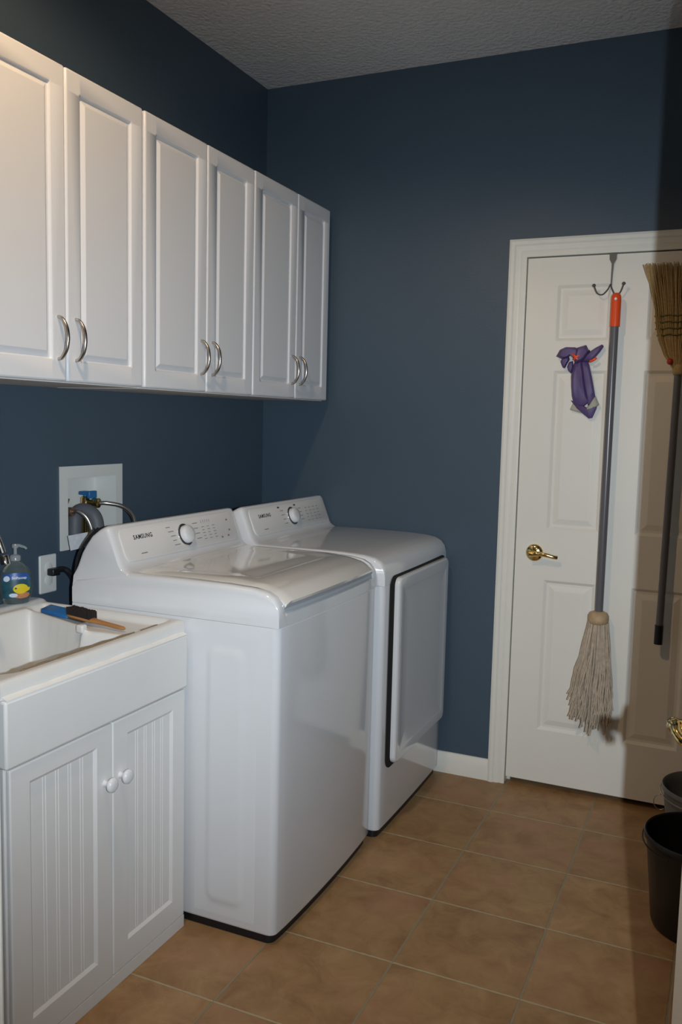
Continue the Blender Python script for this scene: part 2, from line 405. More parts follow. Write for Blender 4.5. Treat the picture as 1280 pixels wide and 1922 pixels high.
# ------------------------------------------------------------------ washer / dryer
def machine(kind, label, cat, y0, y1, xo, group):
    XF = .8225+xo; XB = .143+(xo if kind == 'dryer' else 0); wd = y1-y0; yc = (y0+y1)/2
    t = thing(kind, label, cat, (XF-.35, yc, 0), group)
    bow = lambda y: (.010 if kind == 'washer' else .004)*(1-((y-yc)/(wd/2))**2)
    # base
    def plan(ins, r=.022, n=18):
        P = [(XB+ins, y0+ins), (XF-r-ins, y0+ins)]
        for k in range(1, 6):
            a = math.radians(-90+90*k/5*.92); P.append((XF-r-ins+r*math.cos(a), y0+ins+r+r*math.sin(a)))
        for k in range(1, n):
            y = y0+ins+r+(wd-2*ins-2*r)*k/n; P.append((XF-ins+bow(y), y))
        for k in range(5, 0, -1):
            a = math.radians(90-90*k/5*.92); P.append((XF-r-ins+r*math.cos(a), y1-ins-r+r*math.sin(a)))
        P += [(XF-r-ins, y1-ins), (XB+ins, y1-ins)]
        return P
    bm = B(); loft(bm, [[Vector((x, y, z)) for x, y in plan(.012)] for z in (0.0, .032)]); finish('base', bm, BLACK, t)
    zt = .877
    bm = B(); loft(bm, [[Vector((x, y, z)) for x, y in plan(i)] for z, i in ((.027, .004), (.030, .001), (.034, 0), (zt-.003, 0), (zt-.001, .0015))])
    body = finish('body', bm, ENAMEL, t, smooth=32)
    # pressed side panel
    bm = B(); NX, NZ = 36, 90; g = []
    cu, cv, hw, hh_ = XF-.158, .445, .058, .36
    for i in range(NX+1):
        x = cu-.10+.20*i/NX; row = []
        for j in range(NZ+1):
            z = cv-.40+.80*j/NZ
            qx = max(abs(x-cu)-(hw-.03), 0); qz = max(abs(z-cv)-(hh_-.03), 0); sd = math.hypot(qx, qz)-.03
            hgt = .0002+.004*(1-sm(-.014, .006, sd)) + .0
            e = min(1, min(i, NX-i)/2, min(j, NZ-j)/2)
            row.append(bm.verts.new((x, y0-hgt*e+.0001*(1-e), z)))
        g.append(row)
    for i in range(NX):
        for j in range(NZ): bm.faces.new((g[i][j], g[i+1][j], g[i+1][j+1], g[i][j+1]))
    if kind == 'washer': finish('side_panel', bm, ENAMEL, t, smooth=60)
    else: bm.free()
    # top cover
    X = lambda x: x+xo if x > .2 else x+(xo if kind == 'dryer' else 0)
    E_ = [(.143, zt), (.143, .93), (.16, .95), (.33, .978), (.45, .979), (.56, .979), (.66, .978), (.74, .974), (.78, .967), (.803, .955), (.817, .937), (.822, .915), (.8225, .895), (.8225, zt)]
    if kind == 'washer':
        M_ = [(.143, zt), (.143, .93), (.16, .95), (.33, .972), (.45, .972), (.56, .972), (.66, .970), (.74, .962), (.78, .952), (.796, .942), (.803, .930), (.806, .914), (.8225, .909), (.8225, zt)]
    else: M_ = E_
    secs = []
    ds = [0, .0015, .005, .010, .016, .028, .036, .044]
    N = 14
    ys = [(y0+d, d) for d in ds]+[(y0+.044+(wd-.088)*k/N, 1) for k in range(1, N)]+[(y1-d, d) for d in ds[::-1]]
    for y, d in ys:
        k = sm(.028, .044, d) if d < 1 else 1
        drop = .016*(1-math.sqrt(max(0, 1-(1-min(d/.016, 1))**2)))
        sec = []
        for (ex, ez), (mx_, mz) in zip(E_, M_):
            x = ex+(mx_-ex)*k; z = ez+(mz-ez)*k
            if z > zt+.03: z -= drop*min(1, (z-zt)/.09)
            z += 0 if z < .93 else .004*(1-((y-yc)/(wd/2))**2)
            x = X(x)+(bow(y)*sm(.6, .82, ex))
            sec.append(Vector((x, y, z)))
        secs.append(sec)
    bm = B(); loft(bm, secs); top = finish('top_cover', bm, ENAMEL, t, smooth=38)
    # seam lines
    if kind == 'washer':
        # lid
        bm = B(); ya, yb = y0+.034, y1-.034
        NXL, NYL = 44, 30; topv = []; botv = []
        prof = lambda x: .9845-.006*sm(.62, .74, x)-.012*sm(.72, .80, x)-.029*sm(.775, .840, x)**1.3
        for i in range(NXL+1):
            x = .335+(.8265-.335)*i/NXL; ra = []; rb = []
            for j in range(NYL+1):
                y = ya+(yb-ya)*j/NYL; tt = (y-yc)/((yb-ya)/2)
                z = prof(x)+.004*(1-tt*tt)-.006*sm(.93, 1, abs(tt))-.006*sm(.36, .335, x)
                sd = max(abs(x-.53)-.165, abs(y-yc)-.232)
                z -= .003*(1-sm(-.012, .006, sd))
                xx = x+(.014*(1-tt*tt))*sm(.6, .8265, x)
                ra.append(bm.verts.new((xx, y, z))); rb.append(bm.verts.new((xx-(.004 if i == NXL else 0), y, z-.008)))
            topv.append(ra); botv.append(rb)
        for i in range(NXL):
            for j in range(NYL):
                bm.faces.new((topv[i][j], topv[i+1][j], topv[i+1][j+1], topv[i][j+1])); bm.faces.new((botv[i][j], botv[i][j+1], botv[i+1][j+1], botv[i+1][j]))
        for i in range(NXL):
            for j in (0, NYL): bm.faces.new((topv[i][j], topv[i+1][j], botv[i+1][j], botv[i][j]))
        for j in range(NYL):
            for i in (0, NXL): bm.faces.new((topv[i][j], topv[i][j+1], botv[i][j+1], botv[i][j]))
        finish('lid', bm, LIDM, t, smooth=50)
        bm = B(); secs = []
        for k in range(19):
            y = ya+.004+(yb-ya-.008)*k/18; bx = bow(y)
            secs.append([Vector((.800+bx, y, .940)), Vector((.8225+bx, y, .936)), Vector((.8145+bx, y, .922)), Vector((.817+bx, y, .9145)), Vector((.800+bx, y, .9145))])
        loft(bm, secs); finish('lid_grip_recess', bm, GREYP, t, smooth=30)
    # console
    P = [(.143, .925), (.147, .955), (.156, .985), (.173, 1.027), (.192, 1.057), (.213, 1.079), (.236, 1.096), (.252, 1.104), (.262, 1.106), (.270, 1.104), (.277, 1.094), (.313, 1.001), (.320, .990), (.332, .982), (.345, .976), (.345, .93)]
    c0 = Vector((.235, 0, .975))
    secs = []
    dd = [(0, .90), (.003, .94), (.009, .975), (.02, .995), (.034, 1)]
    for y, s in [(y0+.002+d, s) for d, s in dd]+[(y1-.002-d, s) for d, s in dd[::-1]]:
        secs.append([Vector((X(c0.x+(x-c0.x)*(s if z > .96 else 1)) if x > .2 else X(x)+(1-s)*.1*(z > .96), y, .975+(z-.975)*s if z > .975 else z)) for x, z in P])
    bm = B(); loft(bm, secs); con = finish('control_console', bm, ENAMEL, t, smooth=40)
    # face frame
    pb = Vector((X(.3145), 0, .998)); pt = Vector((X(.2755), 0, 1.0965)); vd = (pt-pb).normalized(); nn = Vector((vd.z, 0, -vd.x))
    F = lambda u, v, d: Vector((pb.x, 0, pb.z))+vd*v+nn*(d+.0012)+Vector((0, u, 0))
    L = (pt-pb).length
    bm = B(); rr_rings(bm, yc, L/2+.001, wd-.066, L-.004, .026, [(-.001, -.004), (0, .0), (.0008, .0016), (.002, .0020)], F, 7)
    fp = finish('control_panel', bm, PANEL, con, smooth=35)
    # logo
    s = .0150; tw = text_w('SAMSUNG', s)*1.07; kx = .088/tw
    ly = y0+.0905
    bm = text_bm('SAMSUNG', s, lambda u, v, d: F(ly+u*kx, .0655+v*1.25, .0021+d), .0004, 1.14, .0003)
    finish('logo', bm, LOGO, con)
    # dial
    du = y0+.345; dvv = .052
    o = F(du, dvv, .002)
    bm = B(); lathe(bm, [(.0365, -.001), (.0365, .0016), (.0355, .002)], o, nn, 36); finish('dial_ring', bm, CHROME, con, smooth=40)
    bm = B(); lathe(bm, [(.0345, .0), (.0345, .003), (.0335, .0035)], o, nn, 36); finish('dial_groove', bm, LOGO, con, smooth=40)
    bm = B(); lathe(bm, [(.0295, .002), (.0290, .012), (.0275, .019), (.024, .0225), (.012, .024), (.001, .0242)], o, nn, 36); finish('dial', bm, ENAMEL, con, smooth=40)
    # printed marks (too small to read in the photo)
    bm = B()
    def mk(u, v, w_, h_=.0022):
        vs = [bm.verts.new(F(a, c, .0024)) for a, c in ((u, v), (u+w_, v), (u+w_, v+h_), (u, v+h_))]; bm.faces.new(vs)
    if kind == 'washer':
        for i, (a, w_) in enumerate(((.255, .022), (.258, .028), (.262, .026), (.263, .020), (.262, .030))): mk(y0+a+.012*i*.3, .083-.0145*i, w_)
        for i, w_ in enumerate((.028, .024, .026, .028)): mk(y0+.400+.001*i, .082-.017*i, w_)
        for i in range(5): mk(y0+.450+.012*i, .080, .0022, .010)
        for j in range(5):
            for i in range(3): mk(y0+.445+.032*i, .066-.010*j, .016-.003*((i+j)%2), .0018)
        for q in ((.60, .074), (.60, .038), (.545, .018), (.585, .020)): mk(y0+q[0], q[1], .010, .006)
    else:
        for i in range(4): mk(y0+.258+.004*i, .078-.017*i, .026)
        for i in range(4): mk(y0+.405+.001*i, .076-.015*i, .026)
        for j in range(5):
            for i in range(4): mk(y0+.465+.034*i, .074-.013*j, .018-.004*((i+j)%2), .0018)
        for q in ((.245, .090), (.378, .090)): 
            for e in (0, .0015): mk(y0+q[0], q[1]+e, .016, .005)
    mk(y0+.105, .020, .030, .0028)
    finish('panel_markings', bm, INK, con)
    return t, body, X, XF, F
wt, wbody, _, _, _ = machine('washer', 'white top-loading washer in front, between the sink cabinet and the dryer', 'washing machine', -1.3734, -.6886, 0, None)
XO = .024
dt, dbody, DXf, DXF, _ = machine('dryer', 'white front-loading dryer behind the washer, against the back wall', 'dryer', -.6785, -.0035, XO, None)
# dryer door
f = lambda u, v, d: (DXF+.0085+d, u, v)
yc_, hc = -.318, .567; dw_, dh_ = .560, .655
b = B(); rr_rings(b, yc_-.012, hc-.001, dw_+.046, dh_+.018, .040, [(0, -.03), (0, -.0035), (.001, -.003)], f, 7); finish('door_gap_shade', b, DARK, dt, smooth=40)  # black plate, shade of the gap round the door put into its colour
b = B(); rr_rings(b, yc_, hc, dw_, dh_, .03, [(.004, -.02), (0, .004), (.002, .012), (.007, .0155), (.040, .0170), (.044, .0160), (.050, .0150), (.10, .0142)], f, 8)
finish('door', b, ENAMEL, dt, smooth=30)

# ------------------------------------------------------------------ sink cabinet
SX = .548; SY0, SY1, SYM = -2.040, -1.388, -1.699
t = thing('sink_cabinet', 'white two-door beadboard utility sink cabinet at lower left, beside the washer', 'cabinet', (.3, (SY0+SY1)/2, 0))
b = B(); box(b, .003, SX-.020, SY0+.012, SY1-.002, 0, .06)
box(b, .003, .016, SY0+.012, SY1-.002, .06, .69); box(b, .016, SX-.020, SY0+.012, SY0+.026, .06, .69); box(b, .016, SX-.020, SY1-.016, SY1-.002, .06, .69)
# open-topped box above so the basin can drop in
box(b, .003, .016, SY0+.012, SY1-.002, .69, .833); box(b, SX-.034, SX-.020, SY0+.012, SY1-.002, .69, .833)
box(b, .016, SX-.034, SY0+.012, SY0+.026, .69, .833); box(b, .016, SX-.034, SY1-.016, SY1-.002, .69, .833)
finish('cabinet_body', b, SCAB, t)
b = B(); box(b, SX-.020, SX-.0125, SY0+.008, SY1-.002, 0, .686); finish('face_frame', b, SCAB, t, bevel=.0015)
b = B(); box(b, SX-.020, SX-.0005, SY0+.010, SY1-.004, 0, .0345); finish('bottom_rail', b, SCAB, t, bevel=.001)
b = B(); box(b, SX-.020, SX+.004, SY0, SY1+.002, .687, .833); finish('apron_panel', b, SCAB, t, bevel=.006, seg=3)
def bead(g, a, b_, c, d, dep):
    us = [a]; ds = [dep]; n = 5; st = (b_-a)/n
    for k in range(1, n+0):
        u = a+st*k
        for off in (-.0045, .0045):
            us += [u+off-.0018, u+off, u+off+.0018]; ds += [dep, dep-.0012, dep]
    us.append(b_); ds.append(dep)
    for i in range(len(us)-1):
        bmq.faces.new((g(us[i], c, ds[i]), g(us[i+1], c, ds[i+1]), g(us[i+1], d, ds[i+1]), g(us[i], d, ds[i])))
for a, c, ky in ((SY0+.012, SYM-.001, SYM-.029), (SYM+.001, SY1-.005, SYM+.029)):
    bmq = B()
    panel_slab(bmq, lambda u, v, d: (SX+d, u, v), a, c, .036, .683, .012, [(a+.056, c-.056, .100, .641)], [(.002, -.0015), (.008, -.006)], bead)
    dr = finish('cabinet_door', bmq, SCAB, t, bevel=.0035, seg=3, ang=80, smooth=9)
    b = B(); lathe(b, [(.009, -.001), (.0075, .004), (.007, .010), (.011, .014), (.0165, .018), (.018, .022), (.0175, .026), (.013, .030), (.005, .0315)], (SX, ky, .543), (1, 0, 0), 24)
    finish('knob', b, CAB, dr, smooth=50)

# basin as a moulded height surface
RZ = .872; BX0, BX1, BY0, BY1 = .002, .538, -2.043, -1.383
def sdr(x, y, x0, x1, y0, y1, r):
    cx, cy = (x0+x1)/2, (y0+y1)/2; qx = abs(x-cx)-((x1-x0)/2-r); qy = abs(y-cy)-((y1-y0)/2-r)
    return math.hypot(max(qx, 0), max(qy, 0))+min(max(qx, qy), 0)-r
D0, D1 = Vector((.045, -1.470)), Vector((.330, -1.548))
def basin_z(x, y):
    z = RZ + .009*(1-sm(.046, .062, x))                 # raised back deck
    tray = sdr(x, y, .068, .508, -1.60, -1.405, .012)
    bowl = sdr(x, y, .085, .507, -2.000, -1.515, .09)
    # diagonal divider line, bowl lies on its -y side
    p = Vector((x, y)); e = (D1-D0); L = e.length; e = e/L; s = (p-D0).dot(e); side = (p-D0).x*e.y-(p-D0).y*e.x   # >0 : -y side
    if tray < 0 and side < 0: z -= .020*sm(0, .010, -tray)
    if side >= 0 and tray < 0 and bowl >= 0: z -= .020*sm(0, .010, -tray)*sm(.30, .34, x)
    bw = sdr(x, y, .085, .507, -2.000, -1.44, .05)
    q = max(bw, -side-.012 if s < L+.01 else bw)        # bowl is cut by the divider
    if s >= L: q = max(bw, (y+1.552)-0.10*(x-.33))
    if q < 0:
        zb = RZ-.035-.17*sm(0, .05, -q)-.035*sm(.02, .14, -q)
        z = min(z, zb) if q < -.010 else min(z, z+(zb-z)*sm(0, .010, -q))
    # ridge
    if -.01 < s < L:
        rd = abs(side+.006)
        if rd < .014: z = max(z, RZ-.006-.010*(rd/.014)**2-.005*max(0, s/L))
    ed = min(x-BX0, BX1-x, y-BY0, BY1-y); z -= .005*(1-math.sqrt(max(0, 1-(1-min(ed/.006, 1))**2)))
    return z
b = B(); NX, NY = 200, 240; g = []
ZZ = [[basin_z(BX0+(BX1-BX0)*i/NX, BY0+(BY1-BY0)*j/NY) for j in range(NY+1)] for i in range(NX+1)]
for it in range(12):
    Z2 = [r_[:] for r_ in ZZ]
    for i in range(1, NX):
        for j in range(1, NY): Z2[i][j] = .5*ZZ[i][j]+.125*(ZZ[i-1][j]+ZZ[i+1][j]+ZZ[i][j-1]+ZZ[i][j+1])
    ZZ = Z2
for i in range(NX+1):
    g.append([b.verts.new((BX0+(BX1-BX0)*i/NX, BY0+(BY1-BY0)*j/NY, ZZ[i][j])) for j in range(NY+1)])
for i in range(NX):
    for j in range(NY): b.faces.new((g[i][j], g[i+1][j], g[i+1][j+1], g[i][j+1]))
edge = [g[i][0] for i in range(NX+1)]+[g[NX][j] for j in range(1, NY+1)]+[g[i][NY] for i in range(NX-1, -1, -1)]+[g[0][j] for j in range(NY-1, 0, -1)]
low = [b.verts.new((v.co.x, v.co.y, .8335)) for v in edge]
for k in range(len(edge)): b.faces.new((edge[k], low[k], low[(k+1)%len(edge)], edge[(k+1)%len(edge)]))
sink = tag(finish('utility_sink', b, BASIN, None, smooth=60), 'off-white molded utility sink basin set into the white beadboard cabinet', 'sink')
b = B(); n = 60; secs = []
for k in range(n+1):
    y = SY0+.004+(SY1-SY0-.006)*k/n; hgt = .009+.002*math.sin(k*.37)+.0012*math.sin(k*.9+1); r_ = .010+.003*math.sin(k*.23+2)
    secs.append([Vector((BX1+.0006, y, .8340)), Vector((BX1+.0006, y, .836+hgt*.5)), Vector((BX1+.003+r_*.3, y, .8375)), Vector((SX+.0035, y, .8345)), Vector((SX+.0035, y, .8336))])
loft(b, secs); finish('caulk_line', b, CAULK, sink, smooth=60)
b = B(); n = 46; P = []; R = []
for k in range(n+1):
    y = -1.975+(.415)*k/n; x = .5065-.020*sm(-1.93, -1.985, y); P.append((x, y, basin_z(x+.003, y)-.0015)); R.append(.0022+.0009*math.sin(k*.8))
tube(b, P, R, 6); finish('stain_line', b, GRIME, sink, smooth=60)
b = B(); tube(b, [(.5075, -1.535+.01*k, basin_z(.5105, -1.535+.01*k)-.0015) for k in range(8)], .0016, 6); finish('stain_line', b, GRIME, sink, smooth=60)
b = B(); box(b, D1.x-.014, D1.x+.010, D1.y-.013, D1.y+.009, .845, .868); finish('divider_end', b, BASIN, sink, bevel=.006, seg=4)

# faucet
t = thing('sink_faucet', 'chrome gooseneck faucet at the back of the utility sink, cut by the left edge', 'faucet', (.032, -1.74, .884))
b = B(); lathe(b, [(.026, 0), (.026, .006), (.020, .014), (.015, .03), (.0125, .05)], (.032, -1.74, .884), (0, 0, 1), 20); finish('base', b, CHROME, t, smooth=50)
b = B(); P = [(.032, -1.74, .92), (.032, -1.74, 1.04), (.045, -1.736, 1.11), (.075, -1.728, 1.165), (.135, -1.712, 1.155), (.175, -1.695, 1.115), (.193, -1.686, 1.065)]
Q = spline(P, 6); tube(b, Q, [.0105]*(len(Q)), 14); finish('spout', b, CHROME, t, smooth=60)
b = B(); lathe(b, [(.0135, 0), (.0135, .022), (.012, .024)], (.199, -1.683, 1.036), (-.16, -.08, 1), 18); finish('aerator', b, CHROME, t, smooth=50)

# soap bottle
SB = Vector((.031, -1.478, .8812))
t = thing('soap_bottle', 'clear pump soap bottle with blue banner and yellow fish label beside the faucet', 'soap bottle', SB)
fa = math.radians(-38)
def bot(r1, r2, z, n=28): 
    out = []
    for k in range(n):
        a = 2*math.pi*k/n; u = r1*math.cos(a); v = r2*math.sin(a)
        out.append(SB+Vector((-math.sin(fa)*u+math.cos(fa)*v, math.cos(fa)*u+math.sin(fa)*v, z)))
    return out
prof = [(.034, .022, 0), (.037, .025, .003), (.042, .028, .02), (.0475, .031, .046), (.045, .029, .075), (.036, .024, .098), (.023, .018, .113), (.014, .013, .120), (.0125, .0125, .126)]
b = B(); loft(b, [bot(*p) for p in prof]); finish('bottle', b, CLEAR, t, smooth=50)
b = B(); lathe(b, [(.015, .122), (.015, .134), (.012, .138), (.005, .140), (.0045, .160)], SB, (0, 0, 1), 18); lathe(b, [(.009, .158), (.010, .163), (.009, .169), (.004, .171)], SB, (0, 0, 1), 16)
c_ = SB+Vector((0, 0, .164)); tube(b, [c_, c_+Vector((.012, .004, .001)), c_+Vector((.027, .010, -.004)), c_+Vector((.031, .012, -.008))], [.005, .0048, .0038, .0032], 8)
finish('pump', b, PUMP, t, smooth=50)
def wrap(u, v, off):
    # u metres around the front, v height
    def rad(z):
        for p, q in zip(prof, prof[1:]):
            if p[2] <= z <= q[2]:
                k = (z-p[2])/(q[2]-p[2]); return p[0]+(q[0]-p[0])*k, p[1]+(q[1]-p[1])*k
        return prof[4][:2]
    r1, r2 = rad(v); s = u/.043; a = math.pi/2-s*1.15
    cu, cv = (r1+off)*math.cos(a), (r2+off)*math.sin(a)
    return SB+Vector((-math.sin(fa)*cu+math.cos(fa)*cv, math.cos(fa)*cu+math.sin(fa)*cv, v))
def patch(poly_fn, off, m, name, parent, nu=16, nv=10):
    bm = B(); G = [[bm.verts.new(wrap(*poly_fn(i/nu, j/nv), off)) for j in range(nv+1)] for i in range(nu+1)]
    for i in range(nu):
        for j in range(nv): bm.faces.new((G[i][j], G[i+1][j], G[i+1][j+1], G[i][j+1]))
    bmesh.ops.remove_doubles(bm, verts=bm.verts, dist=1e-6)
    o = finish(name, bm, m, parent, smooth=60); return o
def ell(cu, cv, ru, rv):
    def f_(s, q):
        a = s*2*math.pi; return cu+ru*q*math.cos(a), cv+rv*q*math.sin(a)
    return f_
lab = patch(lambda s, q: (-.036+.072*s, .018+.070*q), .0006, LBL, 'label', t)
patch(lambda s, q: (-.034+.066*s, .068+.018*q+.004*math.sin(s*3)), .0010, LBLB, 'label_banner', lab)
patch(ell(.008, .045, .017, .014), .0012, FISHY, 'label_fish', lab, 20, 4)
patch(lambda s, q: (.018+.012*s, .034+.006*s+(.012)*q*(1-.3*s)), .0011, FISHY, 'label_fish', lab, 4, 4)
patch(ell(.012, .026, .022, .009), .0009, CORAL, 'label_coral', lab, 20, 4)
patch(ell(-.024, .074, .008, .008), .0013, LWHITE, 'label_badge', lab, 16, 3)
patch(ell(-.009, .027, .010, .006), .0013, LWHITE, 'label_badge', lab, 16, 3)
patch(ell(-.003, .047, .0025, .0025), .0014, LOGO, 'label_fish_eye', lab, 10, 2)
bm = text_bm('Softsoap', .0100, lambda u, v, d: wrap(-.012+u, .073+v, .0014+d), .0001, 1.0, .0002); finish('label_text', bm, LWHITE, lab)

# brush and blue scraper in the tray
TZ = RZ-.020
t = thing('scrub_brush', 'wooden-handled scrub brush with black bristles lying in the sink tray', 'brush', (.27, -1.475, TZ))
b = B(); A = Vector((.230, -1.484, TZ+.019)); E2 = Vector((.432, -1.512, TZ+.010)); e = (E2-A).normalized(); pr = Vector((-e.y, e.x, 0))
secs = []
for s, w_, hh_ in ((0, .010, .004), (.005, .014, .006), (.03, .0165, .007), (.09, .016, .007), (.105, .012, .006), (.14, .0075, .006), (.18, .0085, .0055), (.205, .007, .005), (.212, .003, .003)):
    c_ = A+e*s; secs.append([c_+pr*w_*math.cos(2*math.pi*k/12)+Vector((0, 0, hh_*math.sin(2*math.pi*k/12))) for k in range(12)])
loft(b, secs); finish('handle', b, BRUSHW, t, smooth=60)
b = B(); 
for i in range(24):
    for j in range(7):
        c_ = A+e*(.006+.0037*i)+pr*(-.0125+.0042*j)+Vector((0, 0, .004)); d_ = Vector((random.uniform(-.002, .002), random.uniform(-.002, .002), .020+random.uniform(-.001, .001)))
        tube(b, [c_, c_+d_], [.0022, .0020], 5)
finish('bristles', b, BRIST, t)
b = B(); A2 = Vector((.112, -1.4485, TZ+.0055)); E3 = Vector((.30, -1.493, TZ+.0055)); e = (E3-A2).normalized(); pr = Vector((-e.y, e.x, 0))
t = thing('putty_scraper', 'flat blue-handled scraper lying under the scrub brush in the sink tray', 'scraper', A2)
secs = []
for s, w_, th in ((0, .014, .010), (.004, .018, .012), (.06, .019, .012), (.105, .017, .010), (.118, .012, .006)):
    c_ = A2+e*s; U_ = Vector((0, 0, .009)); secs.append([c_-pr*w_, c_+pr*w_+U_, c_+pr*w_+U_+Vector((0, 0, th)), c_-pr*w_+Vector((0, 0, th))])
loft(b, secs); finish('handle', b, BLUE, t, bevel=.003)
b = B(); secs = []
for s, w_ in ((.110, .012), (.150, .016), (.195, .017)):
    c_ = A2+e*s+Vector((0, 0, .002)); secs.append([c_-pr*w_, c_+pr*w_, c_+pr*w_+Vector((0, 0, .0015)), c_-pr*w_+Vector((0, 0, .0015))])
loft(b, secs); finish('blade', b, mat('dull_blade', (.22, .21, .20), .5, metal=.3), t)

# ------------------------------------------------------------------ supply box and hoses
t = thing('water_supply_box', 'white recessed water supply box in the blue wall behind the washer', 'supply box', (0, -1.117, 1.0))
b = B(); fy0, fy1, fz0, fz1 = -1.264, -.968, 1.0, 1.259
box(b, 0.0005, .006, fy0, OY0+.004, fz0, fz1); box(b, 0.0005, .006, OY1-.004, fy1, fz0, fz1); box(b, 0.0005, .006, OY0+.004, OY1-.004, OZ1-.004, fz1); box(b, 0.0005, .006, OY0+.004, OY1-.004, fz0, OZ0+.004)
bmesh.ops.remove_doubles(b, verts=b.verts, dist=1e-5)
finish('frame', b, WPLAST, t)
b = B(); box(b, -.088, -.085, OY0, OY1, OZ0, OZ1); box(b, -.085, .001, OY0, OY0+.003, OZ0, OZ1); box(b, -.085, .001, OY1-.003, OY1, OZ0, OZ1); box(b, -.085, .001, OY0, OY1, OZ0, OZ0+.003); box(b, -.085, .001, OY0, OY1, OZ1-.003, OZ1)
finish('recess', b, WPLAST, t)
# cold valve
vy, vz = -1.092, 1.135
b = B(); lathe(b, [(.012, OZ0+.003), (.012, 1.10), (.015, 1.105), (.015, 1.15), (.010, 1.155)], (-.045, vy, 0), (0, 0, 1), 16); lathe(b, [(.010, 0), (.010, .03), (.016, .031), (.016, .05), (.013, .052)], (-.045, vy, vz), (1, .12, 0), 14)
v_ = finish('shutoff_valve', b, BRASS, t, smooth=45)
b = B(); box(b, -.060, -.018, vy-.016, vy+.014, 1.160, 1.172); box(b, -.050, -.040, vy-.006, vy+.006, 1.150, 1.162); box(b, -.024, -.012, vy-.020, vy+.018, 1.150, 1.174); finish('valve_handle', b, BLUV, v_, bevel=.003)
b = B(); lathe(b, [(.010, OZ0+.003), (.010, 1.10), (.013, 1.104), (.013, 1.135), (.007, 1.138)], (-.045, -1.195, 0), (0, 0, 1), 14); lathe(b, [(.009, 0), (.009, .02), (.014, .021), (.014, .038)], (-.045, -1.195, 1.115), (1, 0, 0), 14)
tube(b, [(-.030, -1.200, 1.13), (-.020, -1.198, 1.155)], .003, 6); tube(b, [(-.030, -1.215, 1.125), (-.022, -1.224, 1.172)], .002, 6)
finish('shutoff_valve', b, STRIKE, t, smooth=45)
def hose(label, P, r, m, name='water_hose', cat='hose'):
    bm = B(); tube(bm, spline(P, 8), r, 12); return tag(finish(name, bm, m, None, smooth=60), label, cat)
hose('braided steel supply hose curving right from the blue-handled valve', [(.008, vy+.006, vz), (.030, vy+.020, vz), (.062, vy+.058, 1.122), (.075, vy+.092, 1.085), (.078, vy+.105, 1.02), (.080, vy+.11, .90), (.06, vy+.11, .70)], .0068, STEELB)
hh1 = hose('braided steel supply hose curving down behind the silver tag, left of the standpipe', [(-.006, -1.195, 1.115), (.014, -1.193, 1.117), (.036, -1.184, 1.100), (.048, -1.175, 1.065), (.050, -1.170, 1.02), (.050, -1.165, .95), (.05, -1.16, .70)], .0068, STEELB)
b = B(); P = spline([(-.040, -1.150, OZ0+.0035), (-.040, -1.150, 1.06), (-.036, -1.147, 1.100), (-.012, -1.140, 1.116), (.022, -1.133, 1.100), (.034, -1.130, 1.06), (.036, -1.128, .98), (.040, -1.12, .72)], 8)
tube(b, P, .0225, 18); tag(finish('drain_hose', b, PIPE, None, smooth=60), 'thick grey drain hose hooked over into the water supply box', 'hose')
b = B(); c0 = Vector((.058, -1.252, 1.033)); 
P4 = [(-.030, .020), (.034, .026), (.026, -.020), (-.022, -.026)]
vv = []
for d_ in (0, .001):
    vv.append([b.verts.new(c0+Vector((.010*(u/.03)+d_, u, v))) for u, v in P4])
b.faces.new(vv[0]); b.faces.new(vv[1]); 
for k in range(4): b.faces.new((vv[0][k], vv[0][(k+1)%4], vv[1][(k+1)%4], vv[1][k]))
tag(finish('hose_tag', b, SILVER, None), 'silver foil tag hanging on the left supply hose by the wall box', 'tag')

# outlet and power cord
t = thing('wall_outlet', 'white wall outlet plate low on the blue wall left of the washer', 'outlet', (0, -1.319, .938))
b = B(); rr_rings(b, -1.319, .938, .071, .116, .004, [(0, .0003), (0, .003), (.003, .0055)], lambda u, v, d: (d, u, v), 3); pl = finish('cover_plate', b, WPLAST, t, smooth=30)
b = B()
for z in (.957, .919): lathe(b, [(.0165, .0035), (.0165, .0065), (.0155, .007)], (0, -1.319, z), (1, 0, 0), 20)
finish('socket', b, WPLAST, t, smooth=40)
t = thing('power_cord', 'black power cord plugged into the outlet and dropping behind the washer', 'cord', (.02, -1.315, .945))
b = B(); box(b, .0085, .034, -1.330, -1.298, .934, .956); finish('plug', b, BLACK, t, bevel=.004)
b = B(); tube(b, spline([(.022, -1.305, .948), (.026, -1.280, .949), (.034, -1.266, .940), (.040, -1.250, .915), (.042, -1.243, .87), (.045, -1.24, .60)], 8), .0092, 10); finish('cable', b, BLACK, t, smooth=60)
b = B(); tube(b, spline([(.128, -1.335, .72), (.126, -1.340, .90), (.132, -1.345, .965), (.150, -1.345, 1.020), (.180, -1.345, 1.062), (.215, -1.345, 1.094)], 8), .0040, 10)
tag(finish('cable', b, BLACK, None, smooth=60), 'black cable rising along the back corner of the washer console', 'cable')

